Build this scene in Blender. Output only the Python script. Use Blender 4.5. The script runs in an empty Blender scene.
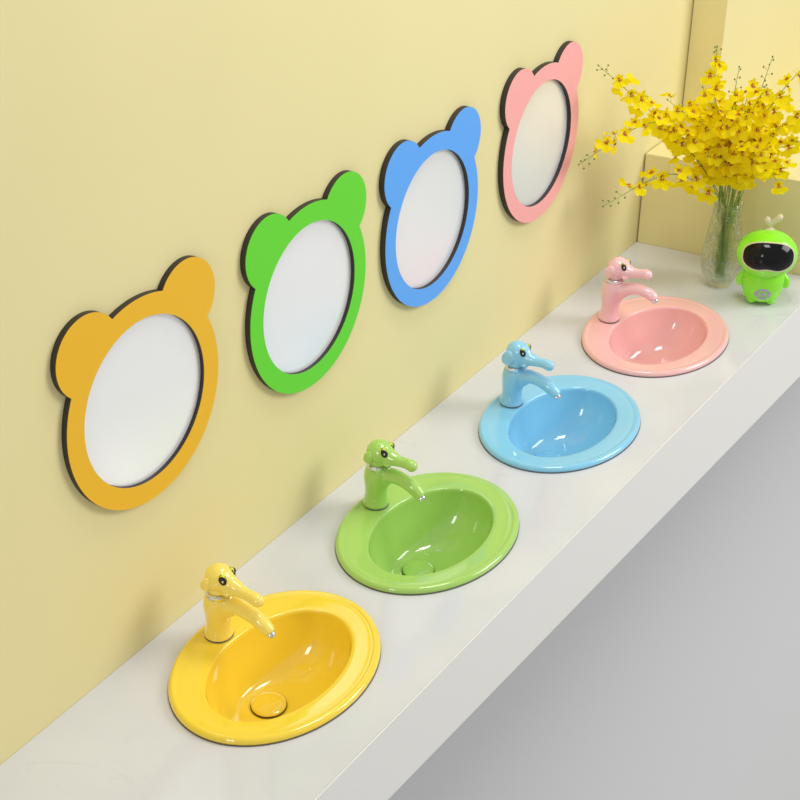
import bpy, bmesh, math, random
from mathutils import Vector, Matrix
from mathutils.bvhtree import BVHTree

C = bpy.context.scene.collection
SC = bpy.context.scene
PI = math.pi

# ------------------------------------------------------------------ materials
def s2l(c):
    return tuple(((v/255)/12.92 if v/255 <= .04045 else ((v/255+.055)/1.055)**2.4) for v in c) + (1,)

def mat(name, rgb, rough=.5, metal=0, spec=.5, coat=0, bump=0, bscale=60, **kw):
    m = bpy.data.materials.new(name); m.use_nodes = True
    nt = m.node_tree; b = nt.nodes['Principled BSDF']
    b.inputs['Base Color'].default_value = s2l(rgb)
    b.inputs['Roughness'].default_value = rough
    b.inputs['Metallic'].default_value = metal
    b.inputs['Specular IOR Level'].default_value = spec
    b.inputs['Coat Weight'].default_value = coat
    b.inputs['Coat Roughness'].default_value = .04
    for k, v in kw.items():
        b.inputs[k].default_value = v
    if bump:
        n = nt.nodes.new('ShaderNodeTexNoise'); n.inputs['Scale'].default_value = bscale
        n.inputs['Detail'].default_value = 4
        tc = nt.nodes.new('ShaderNodeTexCoord'); nt.links.new(tc.outputs['Object'], n.inputs['Vector'])
        bp = nt.nodes.new('ShaderNodeBump'); bp.inputs['Strength'].default_value = bump
        bp.inputs['Distance'].default_value = .002
        nt.links.new(n.outputs['Fac'], bp.inputs['Height']); nt.links.new(bp.outputs['Normal'], b.inputs['Normal'])
    return m

def noise_tint(m, rgb1, rgb2, scale, lo=.35, hi=.65, detail=4):
    nt = m.node_tree; b = nt.nodes['Principled BSDF']
    tc = nt.nodes.new('ShaderNodeTexCoord'); n = nt.nodes.new('ShaderNodeTexNoise')
    n.inputs['Scale'].default_value = scale; n.inputs['Detail'].default_value = detail
    nt.links.new(tc.outputs['Object'], n.inputs['Vector'])
    r = nt.nodes.new('ShaderNodeValToRGB')
    r.color_ramp.elements[0].position = lo; r.color_ramp.elements[1].position = hi
    r.color_ramp.elements[0].color = s2l(rgb1); r.color_ramp.elements[1].color = s2l(rgb2)
    nt.links.new(n.outputs['Fac'], r.inputs['Fac']); nt.links.new(r.outputs['Color'], b.inputs['Base Color'])

M = {}
M['wall'] = mat('yellow_wall_paint', (233, 221, 163), .75, spec=.25, bump=.12, bscale=35)
noise_tint(M['wall'], (231, 219, 161), (235, 223, 166), 1.6, .3, .7)
M['floor'] = mat('grey_floor', (188, 188, 189), .7, spec=.2, bump=.05, bscale=20)
noise_tint(M['floor'], (187, 187, 188), (190, 190, 191), 1.2)
M['apron'] = mat('off_white_apron', (238, 237, 232), .4, spec=.35, bump=.04, bscale=90)
M['gasket'] = mat('grey_sealant', (104, 100, 96), .6)
M['chrome'] = mat('chrome', (225, 227, 230), .08, metal=1)
M['edge'] = mat('dark_board_edge', (46, 40, 34), .55, bump=.1, bscale=200)
M['rubber'] = mat('dark_ring', (60, 52, 30), .5)

def marble():
    m = mat('veined_marble', (226, 225, 222), .09, spec=.5)
    nt = m.node_tree; b = nt.nodes['Principled BSDF']
    tc = nt.nodes.new('ShaderNodeTexCoord')
    n1 = nt.nodes.new('ShaderNodeTexNoise'); n1.inputs['Scale'].default_value = 2.3; n1.inputs['Detail'].default_value = 6
    n1.inputs['Distortion'].default_value = 1.1
    nt.links.new(tc.outputs['Object'], n1.inputs['Vector'])
    # thin veins: where the noise crosses one half
    s = nt.nodes.new('ShaderNodeMath'); s.operation = 'SUBTRACT'; s.inputs[1].default_value = .5
    a = nt.nodes.new('ShaderNodeMath'); a.operation = 'ABSOLUTE'
    nt.links.new(n1.outputs['Fac'], s.inputs[0]); nt.links.new(s.outputs[0], a.inputs[0])
    r = nt.nodes.new('ShaderNodeValToRGB')
    r.color_ramp.elements[0].position = 0; r.color_ramp.elements[0].color = (.3, .3, .3, 1)
    r.color_ramp.elements[1].position = .007; r.color_ramp.elements[1].color = (0, 0, 0, 1)
    nt.links.new(a.outputs[0], r.inputs['Fac'])
    n2 = nt.nodes.new('ShaderNodeTexNoise'); n2.inputs['Scale'].default_value = 5; n2.inputs['Detail'].default_value = 3
    nt.links.new(tc.outputs['Object'], n2.inputs['Vector'])
    mr = nt.nodes.new('ShaderNodeMapRange'); mr.inputs['From Min'].default_value = .5; mr.inputs['From Max'].default_value = .68
    nt.links.new(n2.outputs['Fac'], mr.inputs['Value'])
    mu = nt.nodes.new('ShaderNodeMath'); mu.operation = 'MULTIPLY'
    nt.links.new(r.outputs['Color'], mu.inputs[0]); nt.links.new(mr.outputs['Result'], mu.inputs[1])
    n3 = nt.nodes.new('ShaderNodeTexNoise'); n3.inputs['Scale'].default_value = 3.1; n3.inputs['Detail'].default_value = 5
    nt.links.new(tc.outputs['Object'], n3.inputs['Vector'])
    base = nt.nodes.new('ShaderNodeValToRGB')
    base.color_ramp.elements[0].position = .35; base.color_ramp.elements[0].color = s2l((209, 210, 214))
    base.color_ramp.elements[1].position = .65; base.color_ramp.elements[1].color = s2l((219, 219, 220))
    nt.links.new(n3.outputs['Fac'], base.inputs['Fac'])
    mx = nt.nodes.new('ShaderNodeMix'); mx.data_type = 'RGBA'
    nt.links.new(mu.outputs[0], mx.inputs['Factor']); nt.links.new(base.outputs['Color'], mx.inputs['A'])
    mx.inputs['B'].default_value = s2l((184, 184, 188))
    nt.links.new(mx.outputs['Result'], b.inputs['Base Color'])
    return m
M['marble'] = marble()

CER = {'yellow': (251, 217, 62), 'green': (168, 211, 104), 'blue': (138, 206, 238), 'pink': (245, 190, 186)}
FAU = {'yellow': (253, 226, 104), 'green': (172, 216, 104), 'blue': (148, 210, 240), 'pink': (249, 198, 202)}
MIR = {'yellow': (240, 186, 42), 'green': (103, 216, 50), 'blue': (97, 170, 247), 'pink': (250, 174, 170)}
for k in CER:
    M['cer_'+k] = mat(k+'_glazed_ceramic', CER[k], .1, spec=.5, coat=.6, bump=.02, bscale=14)
    M['fau_'+k] = mat(k+'_glazed_faucet', FAU[k], .08, spec=.5, coat=.6)
    M['mir_'+k] = mat(k+'_laminate', MIR[k], .5, spec=.3, bump=.03, bscale=300)
M['mirror'] = mat('pale_reflection_mirror_glass', (252, 252, 253), .30, metal=.38)  # rough near-white colour stands in for a pale reflection; no film on the glass
M['eye_black'] = mat('eye_black', (12, 12, 14), .15)
M['eye_iris'] = mat('eye_yellow_green', (214, 214, 30), .2)
M['eye_glint_white'] = mat('eye_glint_white', (235, 235, 235), .2)

# ------------------------------------------------------------------ mesh helpers
def link(name, me, parent=None, mats=(), smooth=True, loc=(0, 0, 0)):
    o = bpy.data.objects.new(name, me); C.objects.link(o)
    for m in mats: me.materials.append(m)
    if smooth:
        for p in me.polygons: p.use_smooth = True
    if parent: o.parent = parent
    o.location = loc
    return o

def obj(name, bm, m, parent=None, smooth=True, loc=(0, 0, 0)):
    me = bpy.data.meshes.new(name); bm.to_mesh(me); bm.free()
    return link(name, me, parent, m if isinstance(m, (list, tuple)) else [m], smooth, loc)

def tag(o, label=None, cat=None, group=None, kind=None):
    if label: o['label'] = label
    if cat: o['category'] = cat
    if group: o['group'] = group
    if kind: o['kind'] = kind
    return o

def thing(name, loc, label, cat, group=None, rz=0):
    o = bpy.data.objects.new(name, None); C.objects.link(o); o.empty_display_size = .05
    o.location = loc; o.rotation_euler = (0, 0, rz)
    return tag(o, label, cat, group)

def add_poly_prism(bm, pts, vec):
    """closed prism from a loop of 3D points extruded along vec"""
    a = [bm.verts.new(p) for p in pts]; b = [bm.verts.new(Vector(p)+Vector(vec)) for p in pts]
    n = len(pts)
    bm.faces.new(a); bm.faces.new(b[::-1])
    for i in range(n):
        bm.faces.new((a[i], b[i], b[(i+1) % n], a[(i+1) % n]))
    bmesh.ops.recalc_face_normals(bm, faces=bm.faces)

def add_lathe(bm, prof, seg=64, sx=1, sy=1, origin=(0, 0, 0), cap0=True, cap1=True):
    """prof: list of (r, z)"""
    rings = []
    for r, z in prof:
        if r < 1e-6:
            rings.append([bm.verts.new((origin[0], origin[1], origin[2]+z))])
        else:
            rings.append([bm.verts.new((origin[0]+sx*r*math.cos(2*PI*i/seg), origin[1]+sy*r*math.sin(2*PI*i/seg), origin[2]+z)) for i in range(seg)])
    bridge(bm, rings)
    if cap0 and len(rings[0]) > 1: bm.faces.new(rings[0])
    if cap1 and len(rings[-1]) > 1: bm.faces.new(rings[-1])
    bmesh.ops.recalc_face_normals(bm, faces=bm.faces)

def bridge(bm, rings):
    for A, B in zip(rings[:-1], rings[1:]):
        if len(A) == 1 and len(B) == 1: continue
        n = max(len(A), len(B))
        for i in range(n):
            j = (i+1) % n
            if len(A) == 1: bm.faces.new((A[0], B[j], B[i]))
            elif len(B) == 1: bm.faces.new((A[i], A[j], B[0]))
            else: bm.faces.new((A[i], A[j], B[j], B[i]))

def cat_spline(pts, n=8):
    """Catmull-Rom through pts (tuples of any size)"""
    out = []
    P = [pts[0]] + list(pts) + [pts[-1]]
    for i in range(1, len(P)-2):
        for k in range(n):
            t = k/n
            out.append(tuple(.5*((2*b)+(-a+c)*t+(2*a-5*b+4*c-d)*t*t+(-a+3*b-3*c+d)*t**3)
                       for a, b, c, d in zip(P[i-1], P[i], P[i+1], P[i+2])))
    out.append(tuple(pts[-1]))
    return out

def add_tube(bm, pts, seg=16, n=6, round_ends=True, closed=False):
    """pts: (x, y, z, r)"""
    S = cat_spline(pts, n) if n > 1 else [tuple(p) for p in pts]
    P = [Vector(s[:3]) for s in S]; R = [s[3] for s in S]
    if round_ends:
        d0 = (P[0]-P[1]).normalized(); d1 = (P[-1]-P[-2]).normalized(); r0, r1 = R[0], R[-1]
        pre = [(P[0]+d0*r0*math.sin(a), r0*math.cos(a)) for a in (1.5, 1.2, .8, .4)]
        post = [(P[-1]+d1*r1*math.sin(a), r1*math.cos(a)) for a in (.4, .8, 1.2, 1.5)]
        P = [p for p, _ in pre]+P+[p for p, _ in post]; R = [r for _, r in pre]+R+[r for _, r in post]
    T = []
    for i in range(len(P)):
        T.append((P[min(i+1, len(P)-1)]-P[max(i-1, 0)]).normalized())
    u = T[0].orthogonal().normalized(); rings = []
    for i in range(len(P)):
        u = (u-T[i]*u.dot(T[i])).normalized(); w = T[i].cross(u)
        rings.append([bm.verts.new(P[i]+R[i]*(u*math.cos(2*PI*k/seg)+w*math.sin(2*PI*k/seg))) for k in range(seg)])
    bridge(bm, rings)
    bm.faces.new(rings[0]); bm.faces.new(rings[-1])
    bmesh.ops.recalc_face_normals(bm, faces=bm.faces)

def add_ellipsoid(bm, c, r, rot=None, u=24, v=16):
    m = Matrix.Translation(c) @ (rot.to_4x4() if rot else Matrix()) @ Matrix.Diagonal((*r, 1))
    bmesh.ops.create_uvsphere(bm, u_segments=u, v_segments=v, radius=1, matrix=m)

def fuse(bm, voxel=.0015, smooth=6):
    """one continuous skin around everything in bm"""
    me = bpy.data.meshes.new('tmp'); bm.to_mesh(me); bm.free()
    o = bpy.data.objects.new('tmp', me); C.objects.link(o)
    r = o.modifiers.new('r', 'REMESH'); r.mode = 'VOXEL'; r.voxel_size = voxel; r.use_smooth_shade = True
    s = o.modifiers.new('s', 'SMOOTH'); s.factor = .5; s.iterations = smooth
    dg = bpy.context.evaluated_depsgraph_get(); dg.update()
    out = bpy.data.meshes.new_from_object(o.evaluated_get(dg))
    bpy.data.objects.remove(o); bpy.data.meshes.remove(me)
    return out

def bool_cut(o, cutters):
    for c in cutters:
        b = o.modifiers.new('b', 'BOOLEAN'); b.operation = 'DIFFERENCE'; b.object = c; b.solver = 'EXACT'
    dg = bpy.context.evaluated_depsgraph_get(); dg.update()
    me = bpy.data.meshes.new_from_object(o.evaluated_get(dg))
    o.modifiers.clear(); old = o.data; o.data = me; bpy.data.meshes.remove(old)
    for c in cutters: bpy.data.objects.remove(c)

# ------------------------------------------------------------------ the room
X1, H, X2 = 2.374, .265, 2.610
FLOOR = -.8
def front_y(x):                      # the front edge of the worktop, very slightly out of line with the wall
    return -.4785-.043*(x-.341)/(2.074-.341)
def box(bm, x0, x1, y0, y1, z0, z1):
    add_poly_prism(bm, [(x0, y0, z0), (x1, y0, z0), (x1, y1, z0), (x0, y1, z0)], (0, 0, z1-z0))

bm = bmesh.new(); box(bm, -1.6, 4.6, 0, .12, FLOOR, 1.9)
tag(obj('wall_left', bm, M['wall'], smooth=False), kind='structure')
bm = bmesh.new()                     # low ledge wall at the end of the counter
k = .0462/.45
pts = [(X1, -.0035), (4.4, -.0035), (4.4, -.53), (X1+.53*k, -.53)]
add_poly_prism(bm, [(x, y, -.20) for x, y in pts], (0, 0, H+.20))
o = obj('wall_back', bm, M['wall'], smooth=False)
bv = o.modifiers.new('bv', 'BEVEL'); bv.width = .002; bv.segments = 2
tag(o, kind='structure')
bm = bmesh.new(); box(bm, X2, 4.4, -.098, -.003, H+.0004, 1.9)
o = obj('wall_far', bm, M['wall'], smooth=False); tag(o, kind='structure')
bm = bmesh.new(); box(bm, -1.6, 4.6, -3.2, .12, FLOOR-.05, FLOOR)
tag(obj('floor', bm, M['floor'], smooth=False), kind='structure')

# ------------------------------------------------------------------ basins data
BX = [.3769, .8654, 1.3821, 1.8813]; BY = [-.2298, -.2437, -.2724, -.2807]
BS = [.9934, .9961, .9984, 1.0118]
COL = ['yellow', 'green', 'blue', 'pink']
NEXT = ['nearest the camera, with its round drain cover showing', 'between the yellow and the blue basin', 'between the green and the pink basin', 'nearest the flower vase']

# ------------------------------------------------------------------ worktop
ct = thing('countertop', (0, 0, 0), 'long white marble-look countertop along the yellow wall with a deep off-white front apron', 'countertop')
bm = bmesh.new()
xa = -.75; xb0 = X1-.001
def xb(y): return X1-.001+(-y)*k
pts = [(xa, -.0005), (xb0, -.0005), (xb(-.52), front_y(2.42)), (xa, front_y(xa))]
add_poly_prism(bm, [(x, y, -.03) for x, y in pts], (0, 0, .03))
slab = obj('slab', bm, M['marble'], ct, smooth=False)
cut = []
for i in range(4):
    bm = bmesh.new(); S = BS[i]
    add_lathe(bm, [(1, -.1), (1, .1)], 96, sx=S*.180, sy=S*.1275, origin=(BX[i], BY[i]-.0078, 0))
    cut.append(obj('tmp', bm, M['marble'], smooth=False))
bool_cut(slab, cut)
bm = bmesh.new()
def apron_low(x): return -.1724-.0732*(x-.341)/(2.074-.341)
rings = []
for x in (xa, xb(-.56)):
    y = front_y(x); zl = apron_low(x)
    rings.append([bm.verts.new(p) for p in ((x, y-.0125, 0), (x, y-.0100, 0), (x, y-.0100, zl), (x, y-.0125, zl))])
bridge(bm, rings); bm.faces.new(rings[0]); bm.faces.new(rings[1])
bmesh.ops.recalc_face_normals(bm, faces=bm.faces)
for v in bm.verts: v.co.y += .0122
# the slab stops behind the apron skin
apron = obj('apron', bm, M['apron'], ct, smooth=False)
for v in slab.data.vertices:
    if v.co.y < front_y(v.co.x)+.001: v.co.y += .0025
bv = apron.modifiers.new('bv', 'BEVEL'); bv.width = .0003; bv.segments = 2

# smooth grey front below the apron, coved out into the floor
M['cabinet'] = mat('grey_front', (188, 188, 189), .65, spec=.2, bump=.03, bscale=60)
bm = bmesh.new(); rings = []
for x in (xa, 4.5):
    y = front_y(x)+.0035; rad = .52
    prof = [(y+.05, apron_low(x)-.0002), (y, apron_low(x)-.0002), (y, FLOOR+rad)]
    prof += [(y-rad*(1-math.cos(a)), FLOOR+rad*(1-math.sin(a))+.001) for a in [PI/2*q/16 for q in range(1, 17)]]
    prof += [(y-rad-.002, FLOOR-.001), (y+.05, FLOOR-.001)]
    rings.append([bm.verts.new((x, p, q)) for p, q in prof])
bridge(bm, rings); bm.faces.new(rings[0]); bm.faces.new(rings[1]); bmesh.ops.recalc_face_normals(bm, faces=bm.faces)
o = obj('cabinet_front', bm, M['cabinet'])
o.data.set_sharp_from_angle(angle=.6)
tag(o, 'plain smooth grey cabinet front under the off-white counter apron', 'cabinet front')
# ------------------------------------------------------------------ basins
def make_basin(i):
    col = COL[i]; S = BS[i]
    t = thing('wash_basin', (BX[i], BY[i], 0), 'oval glossy %s ceramic drop-in wash basin %s' % (col, NEXT[i]), 'wash basin', 'coloured oval wash basins in the countertop')
    A, B = .2164, .1715
    # (semi x, semi y, centre y, z)
    P = [(A-.004, B-.004, 0, .0006), (A-.0006, B-.0006, 0, .0022), (A, B, 0, .005), (A-.0008, B-.0008, 0, .0085), (A-.003, B-.003, 0, .0115), (A-.0065, B-.0065, 0, .0134),
         (A-.0105, B-.0105, 0, .0134), (A-.0135, B-.0135, 0, .0122), (A-.0155, B-.0155, 0, .0114), (A-.018, B-.018, 0, .0116)]
    for f in (.3, .6, .85):
        P.append((A-.018+(.168-A+.018)*f, B-.018+(.1145-B+.018)*f, -.0078*f, .0116-.0022*f))
    P += [(.1652, .1118, -.0078, .0091), (.1636, .1101, -.0078, .0086), (.1625, .1090, -.0078, .0074), (.1615, .1078, -.0077, .0048), (.1608, .1070, -.0076, .0018)]
    D = -.106
    for k_ in range(1, 19):
        th = k_/18*PI/2
        f = 1-math.sin(th)**1.0; rr = math.cos(th)**.72
        if k_ == 18: rr = 0
        ax = .038+(.1608-.038)*rr; by = .038+(.1070-.038)*rr
        cy = -.0076+(1-rr)*.0300
        z = .0018+(D-.0018)*(1-(1-k_/18)**1.0*0-(math.cos(th)**1.7)) if False else .0018+(D-.0018)*math.sin(th)**1.35
        P.append((ax, by, cy, z))
    Q = [(.024, .024, .0224, D-.004), (.024, .024, .0224, D-.030), (.034, .034, .0224, D-.030), (.034, .034, .0224, D-.010)]
    for k_ in range(17, 0, -2):
        th = k_/18*PI/2; rr = math.cos(th)**.72
        Q.append((.042+(.1690-.042)*rr, .042+(.1155-.042)*rr, -.0076+(1-rr)*.03, .0-(.114)*math.sin(th)**1.35-.002))
    Q.append((.170, .117, -.0076, .0006))
    bm = bmesh.new(); seg = 120; rings = []
    for a, b, cy, z in P+Q:
        rings.append([bm.verts.new((S*a*math.cos(2*PI*j/seg), S*(cy+b*math.sin(2*PI*j/seg)), z)) for j in range(seg)])
    rings.append(rings[0])
    bridge(bm, rings)
    bmesh.ops.recalc_face_normals(bm, faces=bm.faces)
    obj('bowl', bm, M['cer_'+col], t)
    # sealant line under the rim
    bm = bmesh.new(); rings = []
    for a, b, z in ((.2164+.0008, .1715+.0008, .0), (.2164+.0006, .1715+.0006, .0012), (.2164-.004, .1715-.004, .0012), (.2164-.004, .1715-.004, 0)):
        rings.append([bm.verts.new((S*a*math.cos(2*PI*j/seg), S*b*math.sin(2*PI*j/seg), z+.00005)) for j in range(seg)])
    rings.append(rings[0]); bridge(bm, rings); bmesh.ops.recalc_face_normals(bm, faces=bm.faces)
    tag(obj('sealant_line', bm, M['gasket'], t), 'thin grey sealant line under the rim')
    # drain cover with a dark gap ring
    bm = bmesh.new(); add_lathe(bm, [(.0, .0), (.0325, .0), (.0332, .0006), (.0332, .0016), (.0, .0016)], 48, origin=(0, .0224*S, D-.0005))
    tag(obj('drain_ring', bm, M['rubber'], t), 'dark ring around the drain cover')
    bm = bmesh.new(); add_lathe(bm, [(.0, .0016), (.0315, .0016), (.0322, .0024), (.0322, .0040), (.0312, .0052), (.026, .0064), (.016, .0072), (.006, .0076), (0, .0077)], 48, origin=(0, .0224*S, D-.0005))
    obj('drain_cover', bm, M['cer_'+col], t)
    return t
for i in range(4): make_basin(i)

# ------------------------------------------------------------------ faucets
FDATA = [  # scale y, scale z, trunk droop, ear size, x offset, y offset from the basin
    (1.09, 1.07, -.004, .95, 1.10, -.003), (1.0, 1.07, .003, .95, 1.03, -.001), (1.05, 1.06, .003, 1.25, 1.2, -.002), (1.08, 1.25, .011, 1.15, 1.12, .019)]
FXY = [(.3795, -.0985), (.880, -.1075), (1.3875, -.1435), (1.886, -.1495)]
FLAB = ['yellow elephant-shaped faucet on the yellow basin, its trunk drooping over the spout',
        'green elephant-shaped faucet on the green basin, its trunk a lever handle',
        'blue elephant-shaped faucet with big ears on the blue basin',
        'pink elephant-shaped faucet, the tallest, on the pink basin by the vase']

def make_faucet(i):
    col = COL[i]; sy, sz, droop, ear, h, lift = FDATA[i]; m = M['fau_'+col]
    zr = .0105
    t = thing('faucet', (FXY[i][0], FXY[i][1], zr), FLAB[i], 'faucet', 'elephant faucets on the basins')
    def Z(z): return z*sz
    # body with the water spout
    bm = bmesh.new()
    add_lathe(bm, [(0, .001), (.0255, .001), (.0272, .003), (.0268, .007), (.0245, .014), (.0232, .025), (.0240, .038), (.0262, .052), (.0278, .064), (.0278, .074), (.0264, .083), (.0242, .0885), (0, .0900)], 40, sy=1.0)
    for v in bm.verts:
        v.co.y -= .0070*(max(0, v.co.z)/.09)**1.4; v.co.z *= sz
    add_tube(bm, [(0, .004, Z(.060), .022), (0, -.018*sy, Z(.0705), .0195), (0, -.042*sy, Z(.0775), .0158), (0, -.064*sy, Z(.0765)+lift*.4, .0145), (0, -.086*sy, Z(.0700)+lift*.7, .0142), (0, -.1015*sy, Z(.0610)+lift, .0132), (0, -.1075*sy, Z(.0545)+lift, .0122)], 20, 5, round_ends=False)
    # web between the chest and the spout
    add_tube(bm, [(0, -.004, Z(.045), .021), (0, -.022*sy, Z(.062), .016), (0, -.040*sy, Z(.072), .012)], 16, 4)
    me = fuse(bm, .0016, 8)
    link('body', me, t, [m])
    bm = bmesh.new(); add_lathe(bm, [(0, 0), (.0270, 0), (.0274, .0004), (.0270, .0009), (0, .0009)], 40)
    tag(obj('base_ring', bm, M['gasket'], t), 'thin dark ring under the faucet body')
    # aerator, tilted along the spout
    d = Vector((0, -.55, -1)).normalized(); q = d.to_track_quat('Z', 'Y').to_matrix().to_4x4()
    bm = bmesh.new(); add_lathe(bm, [(0, -.004), (.0086, -.004), (.0086, .0055), (.0078, .0068), (.0066, .0068), (.0062, .0045), (0, .0045)], 28)
    bmesh.ops.transform(bm, matrix=Matrix.Translation((0, -.1085*sy, Z(.0535)+lift)) @ q, verts=bm.verts)
    tag(obj('aerator', bm, M['chrome'], t), 'chrome aerator')
    # chrome collar with facets
    bm = bmesh.new(); add_lathe(bm, [(0, .0), (.0215, .0), (.0248, .0012), (.0254, .004), (.0252, .0080), (.0225, .0100), (0, .0100)], 18)
    bmesh.ops.transform(bm, matrix=Matrix.Translation((0, -.0070, Z(.0885))) @ Matrix.Rotation(.08, 4, 'X'), verts=bm.verts)
    tag(obj('collar', bm, M['chrome'], t, smooth=False), 'chrome collar')
    # head: lever handle with the trunk
    bm = bmesh.new(); hf = (-.009, -.009, -.009, -.013)[i]; zh = Z(.0885)+.0105          # neck level
    add_ellipsoid(bm, (0, hf-.001, zh+.0245*h), (.0262, .0272, .0235*h))
    add_lathe(bm, [(0, 0), (.0185, 0), (.0205, .003), (.021, .01), (0, .014)], 32, origin=(0, -.0075, zh-.002))
    add_ellipsoid(bm, (0, hf-.018, zh+.0215*h), (.0185, .0190, .0180*h))
    zt = zh+.019*h
    add_tube(bm, [(0, hf-.016, zt+.001, .0190), (0, hf-.030*sy, zt-.001+droop*.2, .0160), (0, -.054*sy, zt-.003+droop*.45, .0122), (0, -.068*sy, zt-.0035+droop*.75, .0108),
                  (0, -.079*sy, zt-.004+droop, .0118), (0, -.086*sy, zt-.006+droop*1.1, .0122)], 20, 5)
    # brow bumps and mouth corners
    for s in (-1, 1):
        add_ellipsoid(bm, (s*.013, hf-.0180, zh+.0350*h), (.0085, .0080, .0085))
        add_ellipsoid(bm, (s*.0125, hf-.026, zh+.010), (.0070, .010, .0055))
    me = fuse(bm, .0013, 7)
    bmt = bmesh.new(); bmt.from_mesh(me); tree = BVHTree.FromBMesh(bmt); bmt.free()
    head = link('lever_handle', me, t, [m])
    tag(head, 'elephant head and trunk lever')
    for s in (-1, 1):
        # eye: a small raised oval decal wrapped on the head
        cen = Vector((s*.0140, hf-.0205, zh+.0345*h)); n = Vector((s*.72, -.62, .42)).normalized()
        up = Vector((0, .30, 1)); up = (up-n*up.dot(n)).normalized(); rt = up.cross(n).normalized()
        bm = bmesh.new(); NR, NS = 9, 28
        L = bm.verts.layers.float_vector.new('uv'); grid = []
        for r_ in range(NR+1):
            row = []
            for k_ in range(NS if r_ else 1):
                a = 2*PI*k_/NS; u, w = r_/NR*math.cos(a), r_/NR*math.sin(a)
                p = cen+rt*(u*.0070)+up*(w*.0102)
                hit, nn, _, _ = tree.ray_cast(p+n*.03, -n)
                if hit is None: hit, nn = p, n
                v = bm.verts.new(hit+n*(.0008-.0006*(r_/NR)**4)); v[L] = (u*s, w, 0); row.append(v)
            grid.append(row)
        bridge(bm, grid)
        for f in bm.faces:
            c = sum((v[L] for v in f.verts), Vector())/len(f.verts)
            f.material_index = 0
            if (Vector((c.x+.05, c.y-.10)).length < .84) and (Vector((c.x-.12, c.y+.25)).length > .97) and c.y > -.05: f.material_index = 1
            if Vector((c.x-.10, c.y+.20)).length < .20: f.material_index = 2  # white dot painted in as the eye's highlight
        bmesh.ops.recalc_face_normals(bm, faces=bm.faces)
        if sum((f.normal.dot(n) for f in bm.faces)) < 0: bmesh.ops.reverse_faces(bm, faces=bm.faces)
        tag(obj('eye', bm, [M['eye_black'], M['eye_iris'], M['eye_glint_white']], head), 'black oval eye with a yellow iris crescent and painted white glint')
        # ear: cupped flap at the side of the head
        bm = bmesh.new()
        add_ellipsoid(bm, (0, 0, 0), (.0085, .0110*ear, .0150*ear), None, 28, 20)
        for v in bm.verts:
            yy, zz = v.co.y/(.0115*ear), v.co.z/(.0150*ear)
            v.co.x += s*.0075*ear*max(0, yy)**2+s*(.0050*max(0, -zz)**1.5)     # curls outwards at the back and the lobe
            v.co.y += .0060*max(0, -zz)
        bmesh.ops.transform(bm, matrix=Matrix.Translation((s*(.0215+.0010*ear), hf+.0075, zh+.0195*h)) @ Matrix.Rotation(s*.12, 4, 'Y') @ Matrix.Rotation(s*.25, 4, 'Z'), verts=bm.verts)
        obj('ear', bm, m, head)
    return t
for i in range(4): make_faucet(i)

# ------------------------------------------------------------------ bear mirrors
MXC = [.3411, .8039, 1.2432, 1.7236]; MZC = [.4904, .4873, .4850, .5014]; MS = [1.006, 1.0, .998, .996]
MT = [.0125, .0130, .0140, .0150]
MLAB = ['yellow bear-eared round wall mirror, the lowest in view above the yellow basin', 'green bear-eared round wall mirror above the green basin',
        'blue bear-eared round wall mirror above the blue basin', 'pink bear-eared round wall mirror next to the flowers']
def bear_outline(S):
    ax, az, ex, ez, re = .1846*S, .1883*S, .1184*S, .1401*S, .070*S
    pts = []; N = 1440
    # union of the face ellipse and the two ear circles, as seen from the face centre
    for k_ in range(N):
        a = 2*PI*k_/N; d = Vector((math.cos(a), math.sin(a)))
        r = 1/math.sqrt((d.x/ax)**2+(d.y/az)**2)
        for s in (-1, 1):
            c = Vector((s*ex, ez)); b = d.dot(c); disc = b*b-(c.length_squared-re*re)
            if disc > 0: r = max(r, b+math.sqrt(disc))
        pts.append((a, r))
    out = []
    for k_ in range(N):
        # keep finer steps near the notches, coarser elsewhere
        r0, r1, r2 = pts[k_-1][1], pts[k_][1], pts[(k_+1) % N][1]
        if k_ % 6 == 0 or abs(r2-2*r1+r0) > 6e-5: out.append(pts[k_])
    return [(r*math.cos(a), r*math.sin(a)) for a, r in out]

def ring_plate(bm, outer, hole, y0, y1, mside=0):
    """plate between y0 (back) and y1 (front) with an oval hole; outer and hole are (x, z) loops of the same angle order"""
    n = len(outer)
    V = {}
    for nm, loop, y in (('ob', outer, y0), ('of', outer, y1), ('hb', hole, y0), ('hf', hole, y1)):
        V[nm] = [bm.verts.new((x, y, z)) for x, z in loop]
    for i in range(n):
        j = (i+1) % n
        bm.faces.new((V['of'][i], V['of'][j], V['hf'][j], V['hf'][i]))
        bm.faces.new((V['ob'][i], V['ob'][j], V['hb'][j], V['hb'][i]))
        bm.faces.new((V['ob'][i], V['ob'][j], V['of'][j], V['of'][i]))
        bm.faces.new((V['hb'][i], V['hb'][j], V['hf'][j], V['hf'][i]))
    bmesh.ops.recalc_face_normals(bm, faces=bm.faces)

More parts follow.
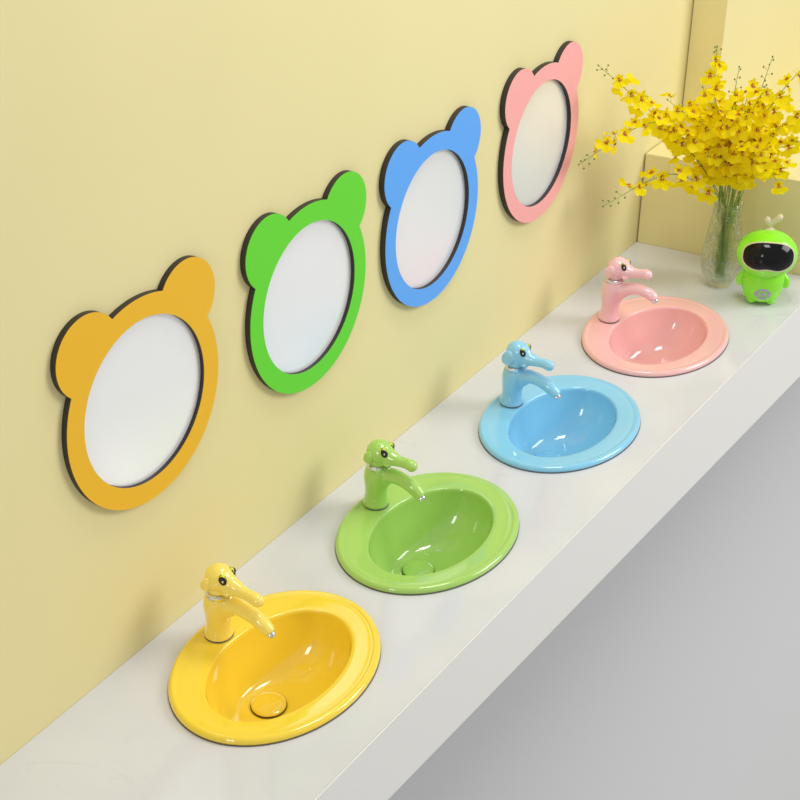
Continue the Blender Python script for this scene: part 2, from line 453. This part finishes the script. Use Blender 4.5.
def make_mirror(i):
    S = MS[i]; T = MT[i]; col = COL[i]
    t = thing('wall_mirror', (MXC[i], 0, MZC[i]), MLAB[i], 'mirror', 'bear-eared mirrors on the yellow wall')
    out = bear_outline(S)
    hole = []
    for x, z in out:
        a = math.atan2(z, x); c, s = math.cos(a), math.sin(a)
        r = 1/math.sqrt((c/(.1469*S))**2+(s/(.150*S))**2); hole.append((r*c, r*s))
    bm = bmesh.new(); ring_plate(bm, out, hole, -.0003, -(T-.0009))
    tag(obj('backing_board', bm, M['edge'], t, smooth=False), 'dark board edge')
    bm = bmesh.new(); ring_plate(bm, out, hole, -(T-.0009), -T)
    obj('front_panel', bm, M['mir_'+col], t, smooth=False)
    bm = bmesh.new(); n = 96
    add_poly_prism(bm, [(.1466*S*math.cos(2*PI*k_/n), -.0005, .1497*S*math.sin(2*PI*k_/n)) for k_ in range(n)], (0, -.0035, 0))
    tag(obj('mirror_glass', bm, M['mirror'], t, smooth=False), 'round pale silvery mirror glass')
for i in range(4): make_mirror(i)

# ------------------------------------------------------------------ glass vase
VX, VY = 2.248, -.298
def glass():
    m = bpy.data.materials.new('clear_glass'); m.use_nodes = True; nt = m.node_tree
    nt.nodes.clear(); out = nt.nodes.new('ShaderNodeOutputMaterial')
    g = nt.nodes.new('ShaderNodeBsdfGlass'); g.inputs['IOR'].default_value = 1.42; g.inputs['Roughness'].default_value = .01
    g.inputs['Color'].default_value = (.97, .985, .97, 1)
    tr = nt.nodes.new('ShaderNodeBsdfTransparent'); tr.inputs['Color'].default_value = (.97, .985, .97, 1)
    mx = nt.nodes.new('ShaderNodeMixShader'); mx.inputs['Fac'].default_value = .5
    nt.links.new(tr.outputs[0], mx.inputs[1]); nt.links.new(g.outputs[0], mx.inputs[2]); nt.links.new(mx.outputs[0], out.inputs['Surface'])
    tc = nt.nodes.new('ShaderNodeTexCoord'); w = nt.nodes.new('ShaderNodeTexWave'); w.bands_direction = 'Z'
    w.inputs['Scale'].default_value = 9; w.inputs['Distortion'].default_value = 5; w.inputs['Detail Scale'].default_value = 6
    nt.links.new(tc.outputs['Object'], w.inputs['Vector'])
    bp = nt.nodes.new('ShaderNodeBump'); bp.inputs['Strength'].default_value = .6; bp.inputs['Distance'].default_value = .004
    nt.links.new(w.outputs['Fac'], bp.inputs['Height']); nt.links.new(bp.outputs['Normal'], g.inputs['Normal'])
    return m
M['glass'] = glass()
outp = [(0, .0), (.027, .0), (.0305, .0015), (.0335, .006), (.040, .018), (.047, .034), (.0520, .050), (.0545, .068), (.0535, .088), (.0505, .112), (.0465, .140), (.0425, .168), (.0392, .195), (.0378, .215), (.0378, .232), (.0384, .2385)]
inp = [(.0370, .2395), (.0358, .237), (.0352, .215), (.0366, .195), (.0399, .168), (.0439, .140), (.0479, .112), (.0509, .088), (.0519, .068), (.0495, .052), (.0440, .037), (.036, .025), (.026, .0185), (0, .017)]
bm = bmesh.new(); add_lathe(bm, outp+inp, 64)
o = obj('glass_vase', bm, M['glass'], loc=(VX, VY, .0002))
tag(o, 'clear rippled glass vase of yellow flowers standing by the pink basin', 'vase')

# wiry green filler in the vase
M['stem'] = mat('stem_green', (134, 160, 62), .5)
M['stem2'] = mat('filler_green', (146, 176, 84), .55)
M['bud'] = mat('bud_green', (120, 132, 50), .5)
M['petal'] = mat('petal_yellow', (255, 240, 10), .45, spec=.2)
nt = M['petal'].node_tree; tl = nt.nodes.new('ShaderNodeBsdfTranslucent'); tl.inputs['Color'].default_value = s2l((255, 236, 10))
mx = nt.nodes.new('ShaderNodeMixShader'); mx.inputs['Fac'].default_value = .5     # thin petals let light through
nt.links.new(nt.nodes['Principled BSDF'].outputs[0], mx.inputs[1]); nt.links.new(tl.outputs[0], mx.inputs[2])
nt.links.new(mx.outputs[0], nt.nodes['Material Output'].inputs['Surface'])
M['lipmark'] = mat('petal_rust_marks', (190, 110, 10), .5)
rnd = random.Random(11)
bm = bmesh.new()
for k_ in range(30):
    a = rnd.uniform(0, 2*PI); r0 = rnd.uniform(0, .014); r1 = rnd.uniform(.004, .026); z1 = rnd.uniform(.06, .17)
    p0 = Vector((r0*math.cos(a), r0*math.sin(a), .022)); p1 = Vector((r1*math.cos(a+.5), r1*math.sin(a+.5), z1))
    pm = (p0+p1)/2+Vector((rnd.uniform(-.01, .01), rnd.uniform(-.01, .01), 0))
    add_tube(bm, [(*p0, .0005), (*pm, .0005), (*p1, .0003)], 4, 3, False)
    for q_ in range(9):
        f = rnd.uniform(.15, 1); b = p0.lerp(p1, f); ang = rnd.uniform(0, 2*PI)
        d = Vector((math.cos(ang), math.sin(ang), rnd.uniform(.1, 1.1))).normalized()*rnd.uniform(.006, .012)
        w = d.cross(Vector((rnd.random(), rnd.random(), .3))).normalized()*.0017
        e = b+d
        if math.hypot(e.x, e.y) > .031: continue
        bm.faces.new([bm.verts.new(p) for p in (b, b+d*.5+w, e, b+d*.5-w)])
o = obj('filler_greenery', bm, M['stem2'], loc=(VX, VY, .0)); tag(o, 'fine leafy green filler inside the glass vase', 'greenery', kind='stuff')

# ------------------------------------------------------------------ orchid sprays
def blossom_mesh(seed):
    r = random.Random(seed); bm = bmesh.new()
    # facing +Y, lip hangs down (-Z); size about 28 mm
    def petal(cx, cz, ang, L, W, curl, n=5, m_=4, idx=0, y0=0):
        rows = []
        for i in range(n+1):
            t = i/n; w = W*math.sin(PI*min(1, (t*.86+.10)))**.7
            row = []
            for j in range(m_+1):
                s = (j/m_-.5)*2
                x, z = s*w/2, t*L
                y = curl*t*t*L+.12*W*s*s*(1 if t > .2 else 0)+.0006*math.sin(7*s+seed+t*5)
                X = cx+x*math.cos(ang)-z*math.sin(ang)*-1; Z_ = cz+z*math.cos(ang)-x*math.sin(ang)
                row.append(bm.verts.new((X, y+y0, Z_)))
            rows.append(row)
        for i in range(n):
            for j in range(m_):
                f = bm.faces.new((rows[i][j], rows[i][j+1], rows[i+1][j+1], rows[i+1][j]))
                f.material_index = idx if not (idx == 1 and i < 3) else 1
                if idx == 2: f.material_index = 1 if i == 0 else 0
    # the big skirt-like two-lobed lip
    N = 20; rows = []
    for i in range(7):
        t = i/6; row = []
        for j in range(N+1):
            s = j/N*2-1; a = s*1.35
            R = .0175*(1-.28*math.exp(-(s/.16)**2)-.12*abs(s)**3)*(1+.05*math.sin(9*s+seed))
            rr = .0015+t*R
            row.append(bm.verts.new((rr*math.sin(a)*1.05, .003+.0055*t*t*(1 if t < .8 else .85)+.0018*math.sin(5.3*a+seed)*t*t, -.001-rr*math.cos(a))))
        rows.append(row)
    for i in range(6):
        for j in range(N):
            f = bm.faces.new((rows[i][j], rows[i][j+1], rows[i+1][j+1], rows[i+1][j]))
            f.material_index = 1 if (i == 0 or (i == 1 and j % 5 == 2)) else 0
    # two side petals, one dorsal and two lateral sepals
    for ang in (1.15, -1.15): petal(0, 0, ang, .0115, .0080, .15, idx=2)
    petal(0, .001, r.uniform(-.15, .15), .0110, .0070, .25, idx=2)
    for ang in (.5, -.5): petal(0, 0, ang, .0085, .0042, -.2, idx=2, y0=-.001)
    # callus
    add_ellipsoid(bm, (0, .0035, -.0005), (.0022, .0028, .0024), None, 8, 6)
    for f in bm.faces[-40:]: f.material_index = 1
    me = bpy.data.meshes.new('blossom'); bm.to_mesh(me); bm.free()
    for m in (M['petal'], M['lipmark']): me.materials.append(m)
    for p in me.polygons: p.use_smooth = True
    return me
BL = [blossom_mesh(s) for s in range(5)]
bm = bmesh.new(); add_ellipsoid(bm, (0, 0, 0), (.0022, .0022, .0030), None, 8, 6)
me_bud = bpy.data.meshes.new('bud'); bm.to_mesh(me_bud); bm.free(); me_bud.materials.append(M['bud'])
for p in me_bud.polygons: p.use_smooth = True

MOUTH = Vector((VX, VY, .236))

def spray(ix, mids, tip, nb, f0, f1, nbuds, label, group=None, size=1.0, spread=.016):
    r = random.Random(100+ix)
    a = ix*2.4; rr = .008+.016*((ix*37 % 10)/10)
    p0 = Vector((VX+.012*math.cos(a+2.6), VY+.012*math.sin(a+2.6), .0235))
    aim = (tip-MOUTH); aim.z = 0
    dirm = aim.normalized() if aim.length > .02 else Vector((math.cos(a), math.sin(a), 0))
    pm = MOUTH+dirm*(.012+.012*r.random())+Vector((r.uniform(-.006, .006), r.uniform(-.006, .006), -.004))
    if not mids:
        mid = pm.lerp(tip, .5)+Vector((0, 0, .035+.02*r.random()))-dirm*.02
        mids = [mid]
    pts = [(*p0, .0013), (*((p0+pm)/2), .0013), (*pm, .0013)]+[(*m_, .0011) for m_ in mids]+[(*tip, .0006)]
    o = thing('orchid_spray', tuple(p0), label, 'flower', group)
    L = Vector(p0)
    bm = bmesh.new()
    add_tube(bm, [(p[0]-L.x, p[1]-L.y, p[2]-L.z, p[3]) for p in pts], 6, 6, False)
    S = [Vector(s[:3]) for s in cat_spline(pts, 12)]
    start = 2*12; S2 = S[start:]                      # above the mouth
    cum = [0]
    for q0, q1 in zip(S2[:-1], S2[1:]): cum.append(cum[-1]+(q1-q0).length)
    def pt(f):
        x = max(0, min(f, 1))*cum[-1]; k_ = 0
        while k_ < len(S2)-2 and cum[k_+1] < x: k_ += 1
        return S2[k_].lerp(S2[k_+1], (x-cum[k_])/max(1e-9, cum[k_+1]-cum[k_])), (S2[k_+1]-S2[k_]).normalized()
    spots = []
    for k_ in range(nb):
        f = f0+(f1-f0)*(k_+.5)/nb+r.uniform(-.01, .01)
        p, d = pt(min(max(f, 0), 1)); side = d.orthogonal().normalized()
        ang = k_*2.4+r.uniform(-.5, .5)
        side = Matrix.Rotation(ang, 3, d) @ side
        taper = 1-.45*(f-f0)/(1.001-f0)
        e = p+side*spread*r.uniform(.5, 1.3)*taper+Vector((0, 0, .004))
        e.y = min(e.y, -.022)
        if e.x > X1-.03: e.z = max(e.z, H+.03)
        if e.x > X2-.05: e.y = min(e.y, -.13)
        add_tube(bm, [(*(p-L), .0005), (*((p+e)/2-L+Vector((0, 0, .002))), .0005), (*(e-L), .0005)], 4, 2, False)
        spots.append((e, side, taper))
    buds = []
    for k_ in range(nbuds):
        f = f1+(1-f1)*(k_+1)/nbuds
        p, d = pt(min(f, 1)); side = Matrix.Rotation(k_*2.5+r.random(), 3, d) @ d.orthogonal().normalized()
        e = p+side*r.uniform(.006, .016)+d*.006
        if k_ == nbuds-1: e = p+d*.003
        e.y = min(e.y, -.006)
        add_tube(bm, [(*(p-L), .0004), (*(e-L), .0004)], 4, 1, False)
        buds.append((e, d))
    obj('stem', bm, M['stem'], o)
    for e, side, taper in spots:
        b = bpy.data.objects.new('blossom', BL[r.randrange(5)]); C.objects.link(b); b.parent = o
        out = (side*.8+Vector((-.55, -.45, .25))+Vector((r.uniform(-.5, .5), r.uniform(-.5, .5), r.uniform(-.3, .4)))).normalized()
        z = Vector((r.uniform(-.45, .45), r.uniform(-.45, .45), 1)); z = (z-out*z.dot(out)).normalized(); x = out.cross(z)
        s_ = size*(.92+.35*r.random())*(.62+.38*taper)*1.42
        R = Matrix((x, out, z)).transposed().to_4x4()
        b.matrix_local = Matrix.Translation(e-L) @ R @ Matrix.Scale(s_, 4)
    for e, d in buds:
        b = bpy.data.objects.new('bud', me_bud); C.objects.link(b); b.parent = o; b.location = e-L
        b.rotation_euler = d.to_track_quat('Z', 'Y').to_euler()
    return o

NAMED = [
 ([Vector((2.138, -0.219, 0.397)), Vector((2.039, -0.157, 0.505))], Vector((1.869, -0.077, 0.659)), 17, .34, .90, 7, 'yellow orchid spray reaching highest on the left, budded tip toward the pink mirror'),
 ([Vector((2.154, -0.244, 0.357)), Vector((2.012, -0.17, 0.498))], Vector((1.835, -0.062, 0.425)), 16, .42, .92, 7, 'yellow orchid spray arching left and down towards the wall, below the highest left one'),
 ([Vector((2.194, -0.269, 0.276)), Vector((2.055, -0.201, 0.356))], Vector((1.899, -0.105, 0.304)), 13, .18, .84, 8, 'lowest yellow orchid spray, bending out sideways to the left above the pink faucet'),
 ([Vector((2.23, -0.269, 0.378)), Vector((2.19, -0.244, 0.542))], Vector((2.206, -0.233, 0.642)), 14, .38, .95, 5, 'upright yellow orchid spray rising highest in the middle of the bouquet'),
 ([Vector((2.26, -0.28, 0.37)), Vector((2.266, -0.27, 0.486))], Vector((2.268, -0.273, 0.582)), 8, .30, .66, 9, 'yellow orchid spray with a bare tip of green buds beside the highest upright one'),
 ([Vector((2.281, -0.293, 0.367)), Vector((2.307, -0.317, 0.496))], Vector((2.33, -0.333, 0.602)), 11, .30, .74, 9, 'yellow orchid spray leaning right, its budded tip standing clear of the blossoms'),
 ([Vector((2.232, -0.328, 0.39)), Vector((2.233, -0.386, 0.531))], Vector((2.25, -0.449, 0.634)), 13, .3, .93, 5, 'yellow orchid spray leaning farthest up to the right, cut by the photo edge'),
 ([Vector((2.202, -0.338, 0.343)), Vector((2.188, -0.39, 0.391))], Vector((2.19, -0.448, 0.324)), 9, .25, 1.0, 0, 'yellow orchid spray drooping low on the right, just above the green robot'),
]
ix = 0
for mids, tip, nb, f0, f1, nbuds, lab in NAMED:
    spray(ix, mids, tip, nb, f0, f1, nbuds, lab, None, 1.0); ix += 1
DENSE = [(2.054, -0.181, 0.543), (2.118, -0.207, 0.53), (2.146, -0.231, 0.557), (2.08, -0.258, 0.496), (2.286, -0.264, 0.513), (2.258, -0.314, 0.556), (2.209, -0.367, 0.57), (2.337, -0.381, 0.505), (2.279, -0.439, 0.498), (2.309, -0.431, 0.408), (2.254, -0.437, 0.358), (2.128, -0.351, 0.525), (2.36, -0.325, 0.424), (2.099, -0.307, 0.5), (2.061, -0.229, 0.454), (2.145, -0.175, 0.379), (2.155, -0.412, 0.433), (2.14, -0.352, 0.424), (2.115, -0.276, 0.4), (2.176, -0.427, 0.485)]
for tip in DENSE:
    spray(ix, None, Vector(tip), 10, .34, 1.0, 1 if ix % 3 else 0, 'short yellow orchid spray packed into the dense middle of the bouquet', 'orchid sprays packed in the middle of the bouquet', 1.0, .020); ix += 1

# ------------------------------------------------------------------ toy robot
M['rgreen'] = mat('lime_plastic', (150, 244, 44), .18, spec=.5, coat=.3)
M['visor'] = mat('black_visor', (8, 8, 9), .10, spec=.3)
M['cream'] = mat('cream_plastic', (226, 216, 178), .3)
M['pad'] = mat('lilac_grey_buttons', (178, 168, 190), .4)
M['smile'] = mat('pale_smile', (196, 240, 150), .3)
face = math.atan2(-1.45, -3.3)
t = thing('toy_robot', (2.213, -.428, 0), 'lime green toy robot with black visor and head sprout, right of the vase', 'toy', rz=face+PI/2)
# local: faces -Y
bm = bmesh.new()
prof = [(0, .0105), (.032, .0105), (.0405, .0140), (.0460, .022), (.0510, .038), (.0545, .054), (.0555, .068), (.0535, .080), (.047, .090), (0, .095)]
add_lathe(bm, prof, 48, sx=1, sy=.80)
for s in (-1, 1):
    add_tube(bm, [(s*.0235, -.012, .0145, .0145), (s*.0235, .012, .0145, .0145)], 16, 2)
for v in bm.verts: v.co.z = max(v.co.z, .0004)
link('body', fuse(bm, .0018, 5), t, [M['rgreen']])
for s in (-1, 1):
    bm = bmesh.new()
    add_tube(bm, [(s*.050, 0, .078, .0085), (s*.0575, -.002, .066, .0105), (s*.0575, -.003, .054, .0100)], 16, 4)
    obj('arm', bm, M['rgreen'], t)
body = [o for o in t.children if o.name.startswith('body')][0]
def tree_of(me):
    b = bmesh.new(); b.from_mesh(me); tr = BVHTree.FromBMesh(b); b.free(); return tr
btree = tree_of(body.data)
def on_body(x, z, off):
    hit, n, _, _ = btree.ray_cast(Vector((x, -.2, z)), Vector((0, 1, 0)))
    return hit+n*off
# round control pad: a centre button and four arc buttons
def pad_patch(name, pts_fn, N=10):
    bm = bmesh.new(); g = []
    for i in range(N+1):
        g.append([])
        for j in range(7):
            x, z = pts_fn(i/N, j/6); g[-1].append(bm.verts.new(on_body(x, z, .0012)))
    for i in range(N):
        for j in range(6): bm.faces.new((g[i][j], g[i][j+1], g[i+1][j+1], g[i+1][j]))
    bmesh.ops.recalc_face_normals(bm, faces=bm.faces)
    o = obj(name, bm, M['pad'], pad); o.modifiers.new('s', 'SOLIDIFY').thickness = .0012; return o
PZ = .040
bm = bmesh.new(); add_lathe(bm, [(0, 0), (.0055, 0), (.0062, .0006), (.0058, .0014), (0, .0018)], 24)
c0 = on_body(0, PZ, -.0002); hit, nrm, _, _ = btree.ray_cast(Vector((0, -.2, PZ)), Vector((0, 1, 0)))
bmesh.ops.transform(bm, matrix=Matrix.Translation(c0) @ nrm.to_track_quat('Z', 'Y').to_matrix().to_4x4(), verts=bm.verts)
pad = obj('control_pad', bm, M['pad'], t); tag(pad, 'round lilac grey control pad')
for q_ in range(4):
    a0 = q_*PI/2+PI/4+.13; a1 = a0+PI/2-.26
    pad_patch('button', lambda u, w: ((.0105+.0095*w)*1.05*math.cos(a0+(a1-a0)*u), PZ+(.0105+.0085*w)*.86*math.sin(a0+(a1-a0)*u)))
# helmet head, tilted back
HC = Vector((0, -.002, .138)); tilt = Matrix.Rotation(-.20, 3, 'X'); HR = (.0775, .066, .0635)
bm = bmesh.new(); add_ellipsoid(bm, HC, HR, tilt, 64, 40)
head = obj('head', bm, M['rgreen'], t)
htree = tree_of(head.data)
def on_head(u, w, off):
    """u, w: metres across and up on the front of the helmet"""
    o_ = HC+tilt @ Vector((u, -.2, w)); d = tilt @ Vector((0, 1, 0))
    hit, n, _, _ = htree.ray_cast(o_, d)
    return hit+n*off
def visor_pt(a, f=1.0):
    c, s = math.cos(a), math.sin(a)
    x = .0630*math.copysign(abs(c)**.80, c); z = .0372*math.copysign(abs(s)**.80, s)
    if s < 0: z += .0065*math.exp(-(x/.020)**2)
    return x*f, z*f+.002
bm = bmesh.new(); g = []
for i in range(13):
    f = i/12; g.append([bm.verts.new(on_head(*visor_pt(2*PI*j/72, f*.985), .0016+.0035*(1-f*f)))for j in range(72 if i else 1)])
bridge(bm, g); bmesh.ops.recalc_face_normals(bm, faces=bm.faces)
tag(obj('visor', bm, M['visor'], head), 'glossy black visor')
bm = bmesh.new()
loop = [on_head(*visor_pt(2*PI*j/96), .0010) for j in range(96)]
rings = []
for j in range(96):
    T_ = (loop[(j+1) % 96]-loop[j-1]).normalized(); n_ = (loop[j]-HC).normalized(); b_ = T_.cross(n_).normalized()
    rings.append([bm.verts.new(loop[j]+.0022*math.cos(2*PI*q/10)*b_+.0019*math.sin(2*PI*q/10)*n_) for q in range(10)])
rings.append(rings[0]); bridge(bm, rings); bmesh.ops.recalc_face_normals(bm, faces=bm.faces)
tag(obj('visor_rim', bm, M['cream'], head), 'cream rim')
bm = bmesh.new()
add_tube(bm, [(*on_head(-.016+.0032*q, -.0485-.0045*math.sin(PI*q/10), .0002), .0009) for q in range(11)], 6, 1)
tag(obj('smile', bm, M['smile'], head), 'thin pale smile line')
# sprout
top = HC+tilt @ Vector((0, 0, HR[2]))
bm = bmesh.new()
add_lathe(bm, [(0, -.001), (.013, -.0022), (.012, .001), (.006, .0025), (0, .003)], 24, origin=top)
add_tube(bm, [(*top, .0048), (*(top+Vector((0, 0, .012))), .0042)], 12, 2)
add_tube(bm, [(*(top+Vector((0, 0, .010))), .0042), (*(top+Vector((.006, 0, .020))), .0070), (*(top+Vector((.016, 0, .030))), .0088), (*(top+Vector((.0205, 0, .034))), .0085)], 14, 4)
add_tube(bm, [(*(top+Vector((0, 0, .010))), .0042), (*(top+Vector((-.004, 0, .016))), .0068), (*(top+Vector((-.0095, 0, .025))), .0086)], 14, 4)
tag(link('sprout', fuse(bm, .0012, 4), head, [M['cream']]), 'cream two-leaf sprout')

# ------------------------------------------------------------------ light
W = bpy.data.worlds.new('World'); SC.world = W; W.use_nodes = True
bg = W.node_tree.nodes['Background']; bg.inputs['Color'].default_value = (1, 1, 1, 1); bg.inputs['Strength'].default_value = .55

def area(name, loc, target, sx, sy, power, col=(1, 1, 1)):
    l = bpy.data.lights.new(name, 'AREA'); l.shape = 'RECTANGLE'; l.size = sx; l.size_y = sy; l.energy = power; l.color = col
    o = bpy.data.objects.new(name, l); C.objects.link(o); o.location = loc
    o.rotation_euler = (Vector(target)-Vector(loc)).to_track_quat('-Z', 'Y').to_euler()
    return o
area('softbox_key', (3.9, -4.2, 3.1), (1.3, -.2, .1), 2.4, 2.4, 165)
area('softbox_overhead', (1.4, -.6, 2.7), (1.2, -.3, 0), .7, .7, 24)
area('softbox_side', (-2.5, -.75, 1.45), (1.2, -.3, .1), .45, .8, 14)

# ------------------------------------------------------------------ camera
cd = bpy.data.cameras.new('camera'); cam = bpy.data.objects.new('camera', cd); C.objects.link(cam)
cd.sensor_width = 36; cd.lens = 1477.55/800*36; cd.clip_start = .05
cam.location = (-1.2033, -1.4906, 1.7440); cam.rotation_euler = (1.0344, -.0066, -1.0001)
SC.camera = cam
SC.view_settings.view_transform = 'Standard'; SC.view_settings.look = 'None'
SC.view_settings.exposure = -.13; SC.view_settings.gamma = 1; SC.view_settings.use_curve_mapping = False
